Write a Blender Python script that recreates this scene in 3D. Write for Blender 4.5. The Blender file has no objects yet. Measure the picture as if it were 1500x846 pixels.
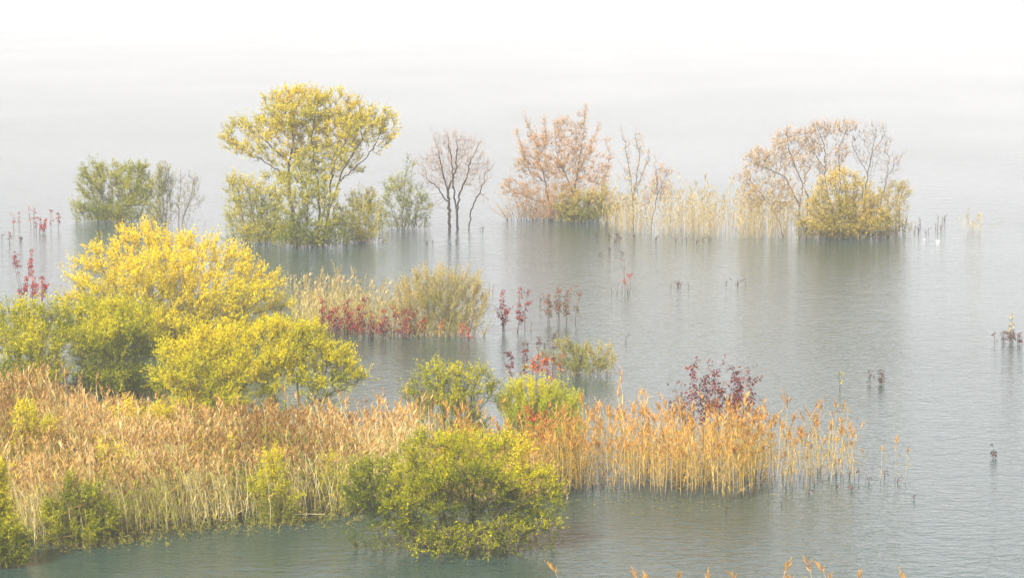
import bpy, math
import numpy as np
from math import radians, sin, cos, pi

scene = bpy.context.scene
C = scene.collection
# ------------------------------------------------------------------ camera
H = 19.2                      # the photographer stands on a bank above the lake
FP = 1500 * 100 / 36.0        # focal length in photo pixels
PITCH = math.atan(483 / FP)
cam_d = bpy.data.cameras.new('camera')
cam_d.lens = 100; cam_d.sensor_width = 36; cam_d.clip_start = 0.5; cam_d.clip_end = 6000
cam = bpy.data.objects.new('camera', cam_d); C.objects.link(cam)
cam.location = (0, 0, H); cam.rotation_euler = (radians(90) - PITCH, 0, 0)
scene.camera = cam
# ------------------------------------------------------------------ world, sun, exposure
SUN_EL, SUN_ROT = radians(42), radians(215)
w = bpy.data.worlds.new('World'); scene.world = w; w.use_nodes = True
nt = w.node_tree; nt.nodes.clear()
sky = nt.nodes.new('ShaderNodeTexSky'); sky.sky_type = 'NISHITA'; sky.sun_disc = False
sky.sun_elevation = SUN_EL; sky.sun_rotation = SUN_ROT; sky.dust_density = 1.5; sky.air_density = 1.0; sky.ozone_density = 1.0
hs = nt.nodes.new('ShaderNodeHueSaturation'); hs.inputs['Saturation'].default_value = 0.12
bg = nt.nodes.new('ShaderNodeBackground'); bg.inputs['Strength'].default_value = 0.125
ou = nt.nodes.new('ShaderNodeOutputWorld')
nt.links.new(sky.outputs[0], hs.inputs['Color']); mulc = nt.nodes.new('ShaderNodeMix'); mulc.data_type = 'RGBA'; mulc.blend_type = 'MULTIPLY'; mulc.inputs[0].default_value = 1; mulc.inputs[7].default_value = (1, .955, .98, 1)
nt.links.new(hs.outputs[0], mulc.inputs[6]); nt.links.new(mulc.outputs[2], bg.inputs[0]); nt.links.new(bg.outputs[0], ou.inputs[0])
sl = bpy.data.lights.new('sun', 'SUN'); sl.energy = 4.4; sl.angle = radians(11); sl.color = (1, .955, .88)
so = bpy.data.objects.new('sun', sl); C.objects.link(so)
from mathutils import Vector
sd = Vector((sin(SUN_ROT) * cos(SUN_EL), cos(SUN_ROT) * cos(SUN_EL), sin(SUN_EL)))
so.rotation_euler = (-sd).to_track_quat('-Z', 'Y').to_euler(); so.location = sd * 200
vs = scene.view_settings
vs.view_transform = 'Standard'; vs.look = 'None'; vs.gamma = 1; vs.use_curve_mapping = False; vs.exposure = 1.03
cy = scene.cycles
cy.use_denoising = True; cy.max_bounces = 6; cy.diffuse_bounces = 3; cy.glossy_bounces = 2; cy.transmission_bounces = 2
cy.volume_bounces = 2; cy.use_adaptive_sampling = True; cy.adaptive_threshold = 0.008; cy.caustics_reflective = False
HAZE = 0.0005

# ------------------------------------------------------------------ helpers
def G(px, py):
    """photo pixel -> point on the water (x, y) and pixels per metre there"""
    r = (px - 750) / FP; u = (423 - py) / FP
    dz = -sin(PITCH) + u * cos(PITCH); dy = cos(PITCH) + u * sin(PITCH)
    t = H / -dz
    return t * r, t * dy, FP / t

def tag(o, label=None, cat=None, group=None, kind=None):
    if label: o['label'] = label
    if cat: o['category'] = cat
    if group: o['group'] = group
    if kind: o['kind'] = kind
    return o

def empty(name, x, y, z=0.0):
    o = bpy.data.objects.new(name, None); o.empty_display_size = .3
    o.location = (x, y, z); C.objects.link(o); return o

class MB:
    """collects triangles/quads with a tint per face"""
    def __init__(s): s.V = []; s.Q = []; s.T = []; s.tq = []; s.tt = []; s.n = 0
    def quads(s, V, Q, tint):
        s.V.append(V); s.Q.append(Q + s.n); s.tq.append(tint); s.n += len(V)
    def tris(s, V, T, tint):
        s.V.append(V); s.T.append(T + s.n); s.tt.append(tint); s.n += len(V)
    def mesh(s, name, mat, smooth=False):
        me = bpy.data.meshes.new(name)
        V = np.concatenate(s.V).astype(np.float32) if s.V else np.zeros((0, 3), np.float32)
        Q = np.concatenate(s.Q) if s.Q else np.zeros((0, 4), int)
        T = np.concatenate(s.T) if s.T else np.zeros((0, 3), int)
        me.vertices.add(len(V)); me.vertices.foreach_set('co', V.ravel())
        nl = Q.size + T.size
        me.loops.add(nl); me.loops.foreach_set('vertex_index', np.concatenate([Q.ravel(), T.ravel()]).astype(np.int32))
        me.polygons.add(len(Q) + len(T))
        st = np.concatenate([np.arange(len(Q)) * 4, Q.size + np.arange(len(T)) * 3]).astype(np.int32)
        me.polygons.foreach_set('loop_start', st)
        tint = np.concatenate([np.concatenate(x) for x in (s.tq, s.tt) if x]).astype(np.float32)
        a = me.attributes.new('tint', 'FLOAT', 'FACE'); a.data.foreach_set('value', tint)
        if smooth: me.polygons.foreach_set('use_smooth', np.ones(len(me.polygons), bool))
        me.materials.append(mat); me.update(calc_edges=True); me.validate()
        return me
    def obj(s, name, mat, parent=None, smooth=False):
        o = bpy.data.objects.new(name, s.mesh(name, mat, smooth)); C.objects.link(o)
        if parent: o.parent = parent
        return o

def unit(a): return a / np.maximum(np.linalg.norm(a, axis=-1, keepdims=True), 1e-9)

def frustums(mb, A, B, ra, rb, k, tint=0.5):
    n = len(A)
    if not n: return
    d = unit(B - A); ref = np.where(np.abs(d[:, 2:3]) < .9, np.array([[0, 0, 1.]]), np.array([[1., 0, 0]]))
    u = unit(np.cross(d, ref)); v = np.cross(d, u)
    B = B + d * (rb * .35)[:, None]
    an = np.arange(k) * 2 * pi / k
    ring = u[:, None, :] * np.cos(an)[None, :, None] + v[:, None, :] * np.sin(an)[None, :, None]
    P = np.concatenate([A[:, None] + ring * ra[:, None, None], B[:, None] + ring * rb[:, None, None]], 1).reshape(-1, 3)
    i = np.arange(k); q = np.stack([i, (i + 1) % k, (i + 1) % k + k, i + k], 1)
    Q = (q[None] + (np.arange(n) * 2 * k)[:, None, None]).reshape(-1, 4)
    mb.quads(P, Q, np.full(len(Q), tint))

def leaves(mb, P, D, L, W, tint, rng, fold=.35):
    """narrow pointed leaves, each a folded four-cornered blade"""
    n = len(P); D = unit(D)
    s = unit(np.cross(D, rng.normal(size=(n, 3)))); nn = np.cross(D, s)
    m = P + D * (L * .45)[:, None] + nn * (W * fold)[:, None]
    V = np.stack([P, m + s * (W * .5)[:, None], P + D * L[:, None], m - s * (W * .5)[:, None]], 1).reshape(-1, 3)
    mb.quads(V, np.arange(4 * n).reshape(-1, 4), tint)

def ribbons(mb, A, B, W, tint, rng):
    n = len(A); d = unit(B - A); s = unit(np.cross(d, rng.normal(size=(n, 3)))) * (W * .5)[:, None]
    V = np.stack([A + s, A - s, B], 1).reshape(-1, 3)
    mb.tris(V, np.arange(3 * n).reshape(-1, 3), tint)

def wob(P, sc, ph=0.0):
    """cheap smooth 3-d noise in about -1..1"""
    x, y, z = P[:, 0] * sc, P[:, 1] * sc, P[:, 2] * sc
    return (np.sin(x * 1.7 + 1.3 * np.sin(y * 1.1 + ph) + ph) + np.sin(y * 1.9 + 1.1 * np.sin(z * 1.4 + ph * 2) + 2.1 * ph)
            + np.sin(z * 1.6 + 1.2 * np.sin(x * 1.3 - ph) + 3.7 * ph)) / 2.2

# ------------------------------------------------------------------ materials
def mat_new(name):
    m = bpy.data.materials.new(name); m.use_nodes = True; m.node_tree.nodes.clear()
    return m, m.node_tree, m.node_tree.nodes.new('ShaderNodeOutputMaterial')

def ramp_mat(name, cols, translucent=.35, rough=.6, spec=.0, wet=False):
    m, t, o = mat_new(name)
    at = t.nodes.new('ShaderNodeAttribute'); at.attribute_name = 'tint'
    cr = t.nodes.new('ShaderNodeValToRGB'); e = cr.color_ramp.elements
    while len(e) < len(cols): e.new(.5)
    for i, c in enumerate(cols):
        e[i].position = i / (len(cols) - 1); e[i].color = (*c, 1)
    tc = t.nodes.new('ShaderNodeTexCoord'); nz = t.nodes.new('ShaderNodeTexNoise'); nz.inputs['Scale'].default_value = 9.0
    t.links.new(tc.outputs['Object'], nz.inputs['Vector'])
    mm = t.nodes.new('ShaderNodeMath'); mm.operation = 'MULTIPLY_ADD'; mm.inputs[1].default_value = .3; mm.inputs[2].default_value = -.15
    t.links.new(nz.outputs[0], mm.inputs[0])
    ad = t.nodes.new('ShaderNodeMath'); ad.operation = 'ADD'
    t.links.new(at.outputs['Fac'], ad.inputs[0]); t.links.new(mm.outputs[0], ad.inputs[1]); t.links.new(ad.outputs[0], cr.inputs[0])
    src = cr.outputs[0]
    if wet:        # soaked, mud-stained foot of every stem
        sx = t.nodes.new('ShaderNodeSeparateXYZ'); t.links.new(tc.outputs['Object'], sx.inputs[0])
        mr = t.nodes.new('ShaderNodeMapRange'); mr.inputs[1].default_value = .05; mr.inputs[2].default_value = .38; t.links.new(sx.outputs[2], mr.inputs[0])
        mw = t.nodes.new('ShaderNodeMix'); mw.data_type = 'RGBA'; mw.inputs[6].default_value = (.045, .038, .028, 1)
        t.links.new(mr.outputs[0], mw.inputs[0]); t.links.new(cr.outputs[0], mw.inputs[7]); src = mw.outputs[2]
    df = t.nodes.new('ShaderNodeBsdfDiffuse'); t.links.new(src, df.inputs[0]); out = df
    if translucent:
        tr = t.nodes.new('ShaderNodeBsdfTranslucent'); t.links.new(cr.outputs[0], tr.inputs[0])
        mx = t.nodes.new('ShaderNodeMixShader'); mx.inputs[0].default_value = translucent
        t.links.new(df.outputs[0], mx.inputs[1]); t.links.new(tr.outputs[0], mx.inputs[2]); out = mx
    t.links.new(out.outputs[0], o.inputs[0])
    return m

M = {}
M['yellow'] = ramp_mat('yellow willow leaves', [(.28, .27, .008), (.60, .50, .006), (.86, .70, .008), (.90, .66, .03)], .4)
M['lime'] = ramp_mat('yellow green willow leaves', [(.11, .15, .005), (.33, .34, .005), (.66, .59, .005), (.80, .64, .01)], .4)
M['green'] = ramp_mat('green willow leaves', [(.08, .11, .01), (.17, .21, .014), (.33, .34, .02), (.50, .44, .03)], .4)
M['grass'] = ramp_mat('bright green leaves', [(.11, .16, .006), (.28, .36, .006), (.48, .54, .008), (.66, .58, .015)], .4)
M['olive'] = ramp_mat('olive leaves', [(.14, .16, .03), (.26, .27, .05), (.42, .36, .07), (.6, .42, .10)], .35)
M['bigtree'] = ramp_mat('pale yellow tree leaves', [(.14, .18, .01), (.40, .38, .012), (.70, .58, .016), (.80, .58, .04)], .4)
M['orange'] = ramp_mat('orange brown leaves', [(.24, .22, .04), (.46, .27, .08), (.64, .35, .13), (.72, .46, .2)], .35)
M['ochre'] = ramp_mat('ochre leaves', [(.20, .18, .025), (.40, .32, .04), (.60, .45, .07), (.70, .50, .12)], .35)
M['tan'] = ramp_mat('tan leaves', [(.30, .24, .06), (.50, .36, .14), (.64, .44, .16), (.70, .44, .22)], .35)
M['red'] = ramp_mat('crimson leaves', [(.05, .015, .018), (.16, .015, .022), (.34, .03, .03), (.50, .10, .07)], .3)
M['darkred'] = ramp_mat('dark wine red leaves', [(.035, .018, .022), (.09, .016, .022), (.18, .03, .03), (.30, .07, .05)], .25)
M['rust'] = ramp_mat('rusty orange leaves', [(.25, .05, .02), (.45, .09, .02), (.6, .16, .04), (.5, .3, .08)], .3)
M['olivered'] = ramp_mat('olive and red leaves', [(.06, .045, .03), (.16, .12, .05), (.22, .10, .06), (.42, .12, .07)], .25)
M['drown'] = ramp_mat('dark drowned leaves', [(.04, .035, .03), (.09, .065, .06), (.16, .07, .07), (.2, .15, .08)], .2)
M['bark'] = ramp_mat('dark wet bark', [(.035, .028, .024), (.06, .048, .04), (.10, .08, .065)], 0)
M['barkpale'] = ramp_mat('greyish bark', [(.06, .045, .04), (.11, .085, .07), (.19, .15, .12)], 0, wet=True)
M['twigorange'] = ramp_mat('pale orange twigs', [(.09, .06, .05), (.22, .15, .11), (.42, .30, .20)], 0)
M['twigolive'] = ramp_mat('olive twigs', [(.14, .11, .05), (.30, .24, .10), (.5, .40, .2)], 0)
M['stem'] = ramp_mat('dry reed stems', [(.36, .31, .11), (.68, .59, .30), (.84, .76, .50)], .15, wet=True)
M['stemgold'] = ramp_mat('golden reed stems', [(.28, .20, .05), (.52, .38, .12), (.68, .52, .22)], .15, wet=True)
M['blade'] = ramp_mat('dry reed leaves', [(.30, .33, .012), (.52, .43, .035), (.66, .50, .12), (.80, .66, .30)], .3)
M['bladegold'] = ramp_mat('golden reed leaves', [(.24, .24, .01), (.40, .25, .02), (.56, .34, .045), (.74, .50, .16)], .3)
M['plume'] = ramp_mat('brown reed plumes', [(.24, .13, .035), (.44, .26, .07), (.58, .37, .12), (.74, .55, .25)], .3)
M['plumegold'] = ramp_mat('orange reed plumes', [(.26, .11, .02), (.46, .23, .04), (.60, .34, .08), (.72, .48, .18)], .3)
M['pale'] = ramp_mat('bleached far reeds', [(.26, .24, .07), (.44, .34, .13), (.58, .45, .2), (.68, .55, .3)], .3)

def water_mat():
    m, t, o = mat_new('lake water')
    N = t.nodes.new; Lk = t.links.new
    p = N('ShaderNodeBsdfPrincipled'); p.inputs['Base Color'].default_value = (.026, .052, .042, 1)
    p.inputs['Roughness'].default_value = .08; p.inputs['IOR'].default_value = 1.333
    tc = N('ShaderNodeTexCoord')
    def layer(sx, sy, rot, detail, rough):
        mp = N('ShaderNodeMapping'); mp.inputs['Scale'].default_value = (sx, sy, 1); mp.inputs['Rotation'].default_value = (0, 0, rot)
        Lk(tc.outputs['Object'], mp.inputs[0])
        nz = N('ShaderNodeTexNoise'); nz.inputs['Scale'].default_value = 1; nz.inputs['Detail'].default_value = detail
        nz.inputs['Roughness'].default_value = rough; nz.inputs['Distortion'].default_value = .4
        Lk(mp.outputs[0], nz.inputs[0]); return nz
    a = layer(1.6, 2.6, .25, 3, .55); b = layer(4.5, 7.0, -.2, 2, .5); c = layer(.035, .02, .1, 3, .5); d = layer(.45, .55, .5, 2, .5)
    def math_(op, x, y):
        n = N('ShaderNodeMath'); n.operation = op
        for i, q in enumerate((x, y)):
            if isinstance(q, (int, float)): n.inputs[i].default_value = q
            else: Lk(q, n.inputs[i])
        return n.outputs[0]
    h = math_('ADD', math_('MULTIPLY', a.outputs[0], .65), math_('MULTIPLY', b.outputs[0], .2))
    h = math_('ADD', h, math_('MULTIPLY', d.outputs[0], .6))
    mr = N('ShaderNodeMapRange'); mr.inputs[1].default_value = .35; mr.inputs[2].default_value = .65; mr.inputs[3].default_value = .62; mr.inputs[4].default_value = 1.0
    Lk(c.outputs[0], mr.inputs[0])
    bp = N('ShaderNodeBump'); bp.inputs['Distance'].default_value = .10
    Lk(mr.outputs[0], bp.inputs['Strength']); Lk(h, bp.inputs['Height']); Lk(bp.outputs[0], p.inputs['Normal'])
    Lk(p.outputs[0], o.inputs[0]); return m
M['water'] = water_mat()

def noise_mat(name, c1, c2, scale, rough=.9):
    m, t, o = mat_new(name)
    p = t.nodes.new('ShaderNodeBsdfPrincipled'); p.inputs['Roughness'].default_value = rough
    tc = t.nodes.new('ShaderNodeTexCoord'); nz = t.nodes.new('ShaderNodeTexNoise'); nz.inputs['Scale'].default_value = scale; nz.inputs['Detail'].default_value = 5
    cr = t.nodes.new('ShaderNodeValToRGB'); cr.color_ramp.elements[0].color = (*c1, 1); cr.color_ramp.elements[1].color = (*c2, 1)
    cr.color_ramp.elements[0].position = .35; cr.color_ramp.elements[1].position = .65
    bp = t.nodes.new('ShaderNodeBump'); bp.inputs['Distance'].default_value = .05
    t.links.new(tc.outputs['Object'], nz.inputs[0]); t.links.new(nz.outputs[0], cr.inputs[0]); t.links.new(cr.outputs[0], p.inputs['Base Color'])
    t.links.new(nz.outputs[0], bp.inputs['Height']); t.links.new(bp.outputs[0], p.inputs['Normal']); t.links.new(p.outputs[0], o.inputs[0])
    return m
M['shade_fill'] = noise_mat('dark brown shade under reeds', (.03, .026, .018), (.10, .08, .05), 2.2)  # dark brown standing in for the shade between reed stems

# ------------------------------------------------------------------ the lake and its air
me = bpy.data.meshes.new('water')
me.from_pydata([(-1500, -60, 0), (1500, -60, 0), (1500, 3000, 0), (-1500, 3000, 0)], [], [(0, 1, 2, 3)])
me.materials.append(M['water'])
tag(bpy.data.objects.new('water', me), kind='structure'); C.objects.link(bpy.data.objects['water'])

hb = bpy.data.meshes.new('haze')
x0, x1, y0, y1, z0, z1 = -1600, 1600, -90, 3100, -1.5, 20.5
hb.from_pydata([(x, y, z) for z in (z0, z1) for y in (y0, y1) for x in (x0, x1)], [],
               [(0, 2, 3, 1), (4, 5, 7, 6), (0, 1, 5, 4), (2, 6, 7, 3), (0, 4, 6, 2), (1, 3, 7, 5)])
mh, th, oh = mat_new('lake haze')
pv = th.nodes.new('ShaderNodeVolumePrincipled'); pv.inputs['Density'].default_value = HAZE; pv.inputs['Color'].default_value = (.985, .972, .975, 1)
pv.inputs['Anisotropy'].default_value = 0.0
th.links.new(pv.outputs[0], oh.inputs['Volume']); hb.materials.append(mh)
tag(bpy.data.objects.new('haze', hb), kind='stuff'); C.objects.link(bpy.data.objects['haze'])

# ------------------------------------------------------------------ branching by space colonization
def colonize(seeds, attr, step, kill, rng, it=90, infl=1e9, trop=.0):
    """seeds: list of node chains (arrays). returns P, parent, stem index"""
    P = []; par = []; stem = []
    for k, ch in enumerate(seeds):
        for i, p in enumerate(ch['pts']):
            if i == 0 and ch.get('join') is not None:
                Q = np.array(P); par.append(int(np.argmin(((Q - p) ** 2).sum(1)))); stem.append(stem[par[-1]])
            else:
                par.append(-1 if i == 0 else len(P) - 1); stem.append(k if ch.get('join') is None else stem[-1])
            P.append(np.array(p, float))
    P = np.array(P); par = list(par); stem = list(stem)
    A = attr.copy()
    D2 = ((A[:, None] - P[None]) ** 2).sum(2); near = D2.argmin(1); dist = np.sqrt(D2.min(1))
    for _ in range(it):
        if not len(A): break
        ok = dist < infl
        if not ok.any(): break
        idx = np.unique(near[ok])
        dirs = np.zeros((len(P), 3)); np.add.at(dirs, near[ok], unit(A[ok] - P[near[ok]]))
        d = unit(dirs[idx] + rng.normal(size=(len(idx), 3)) * .25 + np.array([0, 0, trop]))
        new = P[idx] + d * step
        base = len(P); P = np.concatenate([P, new]); par += idx.tolist(); stem += [stem[i] for i in idx]
        dn = np.sqrt(((A[:, None] - new[None]) ** 2).sum(2)); j = dn.argmin(1); dm = dn[np.arange(len(A)), j]
        b = dm < dist; near = np.where(b, base + j, near); dist = np.minimum(dist, dm)
        # an attractor that keeps pulling sideways is dropped as well
        keep = (dist > kill) & (rng.random(len(A)) > .004)
        A = A[keep]; near = near[keep]; dist = dist[keep]
    return P, np.array(par), np.array(stem)

def resample(pts, step, rng, wig=.04):
    pts = np.array(pts, float); out = [pts[0]]
    for a, b in zip(pts[:-1], pts[1:]):
        n = max(1, int(np.linalg.norm(b - a) / step))
        for i in range(1, n + 1): out.append(a + (b - a) * i / n + rng.normal(size=3) * wig * (1 if i < n else 0))
    return out

def plant(name, label, cat, base, blobs, seed, leafmat, barkmat='bark', stems=None, nstem=4, spread=.4, nattr=500, step=.22, kill=.3,
          shoots=900, lps=11, slen=.45, up=.5, out=.6, rnd=.5, leaf=.10, lw=.032, twigmat=None, tip=.0065, power=2.35, maxr=.2,
          tint0=.5, tspread=.16, thgt=.2, tclump=.22, group=None, bare=None, shell=.35, depth=.85, droop=0.0, fine=0, trop=.1, crown='crown', thr=.022, wet=.25, infill=.35, lo=.06, tx=0.0, skirt=None):
    leaf *= .9; lw *= .7; lps *= 1.45; tip *= 1.1
    rng = np.random.default_rng(seed)
    bx, by = base; X, Y, s = G(bx, by)
    if s > 35: leaf *= .9; lw *= .88; lps *= 1.12
    loc = lambda px, py, y=0.0: np.array([(px - bx) / s, y, (by - py) / s / .98 - y * .0 ])
    root = tag(empty(name, X, Y), label, cat, group)
    bl = []
    for b in blobs:
        cx, cyy, rx, ry = b[:4]; yo = b[4] if len(b) > 4 else 0.0; wgt = b[5] if len(b) > 5 else 1.0
        c = loc(cx, cyy, yo); c[2] -= yo * .17     # a lobe farther back looks higher from the bank
        bl.append((c, np.array([rx / s, max(rx, ry) / s * depth, ry / s]), wgt))
    wts = np.array([b[1].prod() ** .7 * b[2] for b in bl]); wts /= wts.sum()
    A = []
    for (c, r, _), q in zip(bl, wts):
        n = max(4, int(nattr * q)); v = unit(rng.normal(size=(n, 3))); rad = rng.random(n) ** shell
        A.append(c + v * rad[:, None] * r * .93)
    A = np.concatenate(A); A = A[A[:, 2] > .15]
    seeds = []
    if stems:
        for st in stems:
            pts = [loc(*p) for p in st['p']]
            if not st.get('join'): pts[0][2] = -wet
            seeds.append(dict(pts=resample(pts, step, rng), join=True if st.get('join') else None))
    else:
        for k in range(nstem):
            a = 2 * pi * (k + rng.random() * .6) / nstem; r0 = spread * (.3 + .7 * rng.random())
            p0 = np.array([cos(a) * r0, sin(a) * r0 * .8, -wet]); tgt = A[rng.integers(len(A))]
            p1 = p0 + np.array([cos(a) * .25, sin(a) * .25, 0]) * r0 + np.array([0, 0, wet + .35]) + (tgt - p0) * np.array([.1, .1, .05])
            seeds.append(dict(pts=resample([p0, p1], step, rng, .02), join=None))
    sp = np.concatenate([np.array(c['pts']) for c in seeds]); m = int(len(A) * infill)
    sp = sp[sp[:, 2] >= min(sp[:, 2].max() * .25, sp[:, 2].max())]
    q = sp[rng.integers(0, len(sp), m)]; a_ = A[rng.integers(0, len(A), m)]; F_ = q + (a_ - q) * (.2 + .8 * rng.random((m, 1)))
    A = np.concatenate([A, F_[F_[:, 2] > .15]])
    P, par, stem = colonize(seeds, A, step, kill, rng, trop=trop)
    n = len(P); R = np.zeros(n); acc = np.zeros(n)
    for i in range(n - 1, -1, -1):
        if acc[i] == 0: acc[i] = tip ** power
        R[i] = acc[i] ** (1 / power)
        if par[i] >= 0: acc[par[i]] += acc[i]
    R = np.minimum(R, maxr); e = np.where(par >= 0)[0]
    A0, B0 = P[par[e]], P[e]; ra = np.minimum(R[par[e]], R[e] * 1.3); rb = R[e]
    thick = rb > thr
    bm_ = M[barkmat]; tm = M[twigmat or barkmat]
    for k in np.unique(stem[e]):
        sel = thick & (stem[e] == k)
        if sel.sum() < 1: sel = (stem[e] == k) & (e < 40 * len(seeds)) & (rb > tip * 1.5)
        if sel.sum() < 1: continue
        mb = MB(); frustums(mb, A0[sel], B0[sel], ra[sel], rb[sel], 6 if s > 20 else 5, .4); mb.obj('trunk', bm_, root, True)
    mb = MB(); sel = ~thick; frustums(mb, A0[sel], B0[sel], ra[sel], rb[sel], 3, .5)
    # leafy shoots from the thin wood
    cand = np.where((R < tip * 3.2) & (P[:, 2] > .2))[0]
    if not len(cand): cand = np.arange(n)
    pw = np.clip((P[cand, 2] / P[:, 2].max() - lo) / .15, .02, 1); pw /= pw.sum()
    ctr = np.average(P[cand], axis=0) * np.array([1, 1, .55])
    def shoot_set(m, L0, rr):
        i = rng.choice(cand, m, p=pw); S = P[i] + rng.normal(size=(m, 3)) * .03
        D = unit(unit(S - ctr) * out + np.array([0, 0, up]) + rng.normal(size=(m, 3)) * rr)
        L = L0 * (.4 + rng.random(m) + .6 * (rng.random(m) < .06)); return S, D, L
    if bare or fine:
        S, D, L = shoot_set(fine or 300, slen * 1.1, rnd * .7)
        ribbons(mb, S, S + D * L[:, None], np.full(len(S), tip * 2.0), .5 + rng.random(len(S)) * .5, rng)
    if shoots:
        S, D, L = shoot_set(shoots, slen, rnd)
        E = S + D * L[:, None]; E[:, 2] -= droop * L
        ribbons(mb, S, E, np.full(len(S), tip * 1.5), .3 + rng.random(len(S)) * .5, rng)
        ns = int(shoots * (.0 if (name == 'bare_tree' or lo > .25) else .13) if skirt is None else skirt)
        if ns:
            x_lo = min(c[0] - r[0] for c, r, _ in bl); x_hi = max(c[0] + r[0] for c, r, _ in bl); hh = P[:, 2].max()
            xs_ = (x_lo + x_hi) / 2 + (x_hi - x_lo) / 2 * .86 * np.clip(rng.normal(size=ns) * .5, -1, 1)
            e_ = np.sqrt(np.clip(1 - ((xs_ - (x_lo + x_hi) / 2) / ((x_hi - x_lo) / 2)) ** 2, .05, 1))
            S2 = np.stack([xs_, rng.normal(size=ns) * .3 * e_ * min(x_hi - x_lo, 5) * .5, np.full(ns, -.04)], 1)
            D2 = unit(np.stack([rng.normal(size=ns) * .35 + (xs_ - (x_lo + x_hi) / 2) * .12, rng.normal(size=ns) * .35, np.ones(ns)], 1))
            L2 = hh * (.12 + .30 * rng.random(ns)) * (.4 + .6 * e_)
            ribbons(mb, S2, S2 + D2 * L2[:, None], np.full(ns, .016), .3 + rng.random(ns) * .5, rng)
            S = np.concatenate([S, S2]); E = np.concatenate([E, S2 + D2 * L2[:, None]]); L = np.concatenate([L, L2])
        clump = wob(S, 1.1, seed) * tclump + wob(S, 3.0, seed + 1) * tclump * .5
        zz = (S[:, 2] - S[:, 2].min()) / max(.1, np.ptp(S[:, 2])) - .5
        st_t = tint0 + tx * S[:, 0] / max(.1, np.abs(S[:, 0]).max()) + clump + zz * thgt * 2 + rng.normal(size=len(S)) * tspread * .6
        cnt = np.maximum(2, (lps * (.6 + .8 * rng.random(len(S))) * np.clip(L / slen, .5, 3)).astype(int))
        k = np.repeat(np.arange(len(S)), cnt); u = .12 + .95 * rng.random(len(k))
        Pp = S[k] + (E - S)[k] * u[:, None] + rng.normal(size=(len(k), 3)) * .015
        Dd = unit(E - S)[k] * .55 + rng.normal(size=(len(k), 3)) * .55 + np.array([0, 0, -.1 - droop])
        LL = leaf * (.45 + 1.1 * rng.random(len(k)) ** 1.3)
        cm = MB(); ok = Pp[:, 2] > .03
        leaves(cm, Pp[ok], Dd[ok], LL[ok], LL[ok] * (lw / leaf) * (.8 + .4 * rng.random(ok.sum())), np.clip(st_t[k][ok] + rng.normal(size=ok.sum()) * tspread, 0, 1), rng)
        cm.obj(crown, M[leafmat], root)
    mb.obj('twigs', tm, root)
    return root

# ------------------------------------------------------------------ reeds
def reed_parts(rng, h=2.4, lean=(-.12, 0), fancy=True, plume=True, blades=6, gold=False, bright=0.0, ps=1.0):
    """three MBs: stem, leaves, plume"""
    st, lf, pl = MB(), MB(), MB()
    nseg = 6 if fancy else 3
    t = np.linspace(0, 1, nseg + 1); lx, ly = lean
    bend = np.array([lx + rng.normal() * .07, ly + rng.normal() * .07])
    P = np.stack([bend[0] * h * t ** 2, bend[1] * h * t ** 2, h * (t - .04 * t ** 3)], 1); P[0, 2] = -.15
    r = np.linspace(.011, .005, nseg + 1)
    frustums(st, P[:-1], P[1:], r[:-1], r[1:], 4 if fancy else 3, .35 + .6 * rng.random())
    at = lambda u: np.array([bend[0] * h * u ** 2, bend[1] * h * u ** 2, h * (u - .04 * u ** 3)])
    for i in range(blades):
        u = .12 + .76 * (i + rng.random() * .9) / blades; p = at(u); a = rng.random() * 2 * pi
        L = .3 + .3 * rng.random(); dx = np.array([cos(a) - .35, sin(a), 0]); dx /= np.linalg.norm(dx)
        side = np.cross(dx, [0, 0, 1]) * .0095 * (1 + .5 * rng.random())
        q0 = p; q1 = p + dx * L * .3 + np.array([0, 0, L * .42]); q2 = p + dx * L * .72 + np.array([0, 0, L * (.5 - .3 * rng.random())])
        q3 = p + dx * L * 1.0 + np.array([0, 0, L * (.15 - .5 * rng.random())])
        V = np.array([q0 - side * .4, q0 + side * .4, q1 + side, q1 - side, q2 + side * .8, q2 - side * .8, q3])
        tv = np.clip(.55 + bright + rng.normal() * .22, 0, 1)
        lf.quads(V, np.array([[0, 1, 2, 3], [3, 2, 4, 5]]), np.full(2, tv)); lf.tris(V[[4, 5, 6]] * 1.0, np.array([[0, 1, 2]]), np.array([tv]))
    if plume:
        n = int(50 * ps) if fancy else 18; u = .9 + .1 * rng.random(n); top = at(1.0); d = unit((at(1.0) - at(.9))[None])[0]
        ext = (.40 + .16 * rng.random()) * ps; k = rng.random(n)
        a0 = rng.random() * 2 * pi; nod = np.array([cos(a0), sin(a0), -.25]) * .16 * ps
        S = at(.93)[None] + d[None] * (k * ext)[:, None] + nod[None] * (k ** 2)[:, None]
        ang = a0 + rng.normal(size=n) * 1.1
        env = np.sin(np.clip(k * 1.15 + .12, 0, 1) * pi) * .5 + .35
        D = np.stack([np.cos(ang) * .42, np.sin(ang) * .42, 1.0 - .7 * rng.random(n)], 1)
        L = (.13 + .10 * rng.random(n)) * env * 1.4 * ps
        leaves(pl, S, D, L, L * .10 if fancy else L * .17, np.clip(.5 + rng.normal(size=n) * .25, 0, 1), rng, .1)
    else:
        n = 5
        leaves(pl, np.repeat(at(1.0)[None], n, 0), rng.normal(size=(n, 3)) * .4 + [0, 0, 1], np.full(n, .25), np.full(n, .02), np.full(n, .5), rng)
    return st, lf, pl

def mb_arrays(mb):
    V = np.concatenate(mb.V); Q = np.concatenate(mb.Q) if mb.Q else np.zeros((0, 4), int); T = np.concatenate(mb.T) if mb.T else np.zeros((0, 3), int)
    tq = np.concatenate(mb.tq) if mb.tq else np.zeros(0); tt = np.concatenate(mb.tt) if mb.tt else np.zeros(0)
    return V, Q, T, tq, tt

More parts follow.
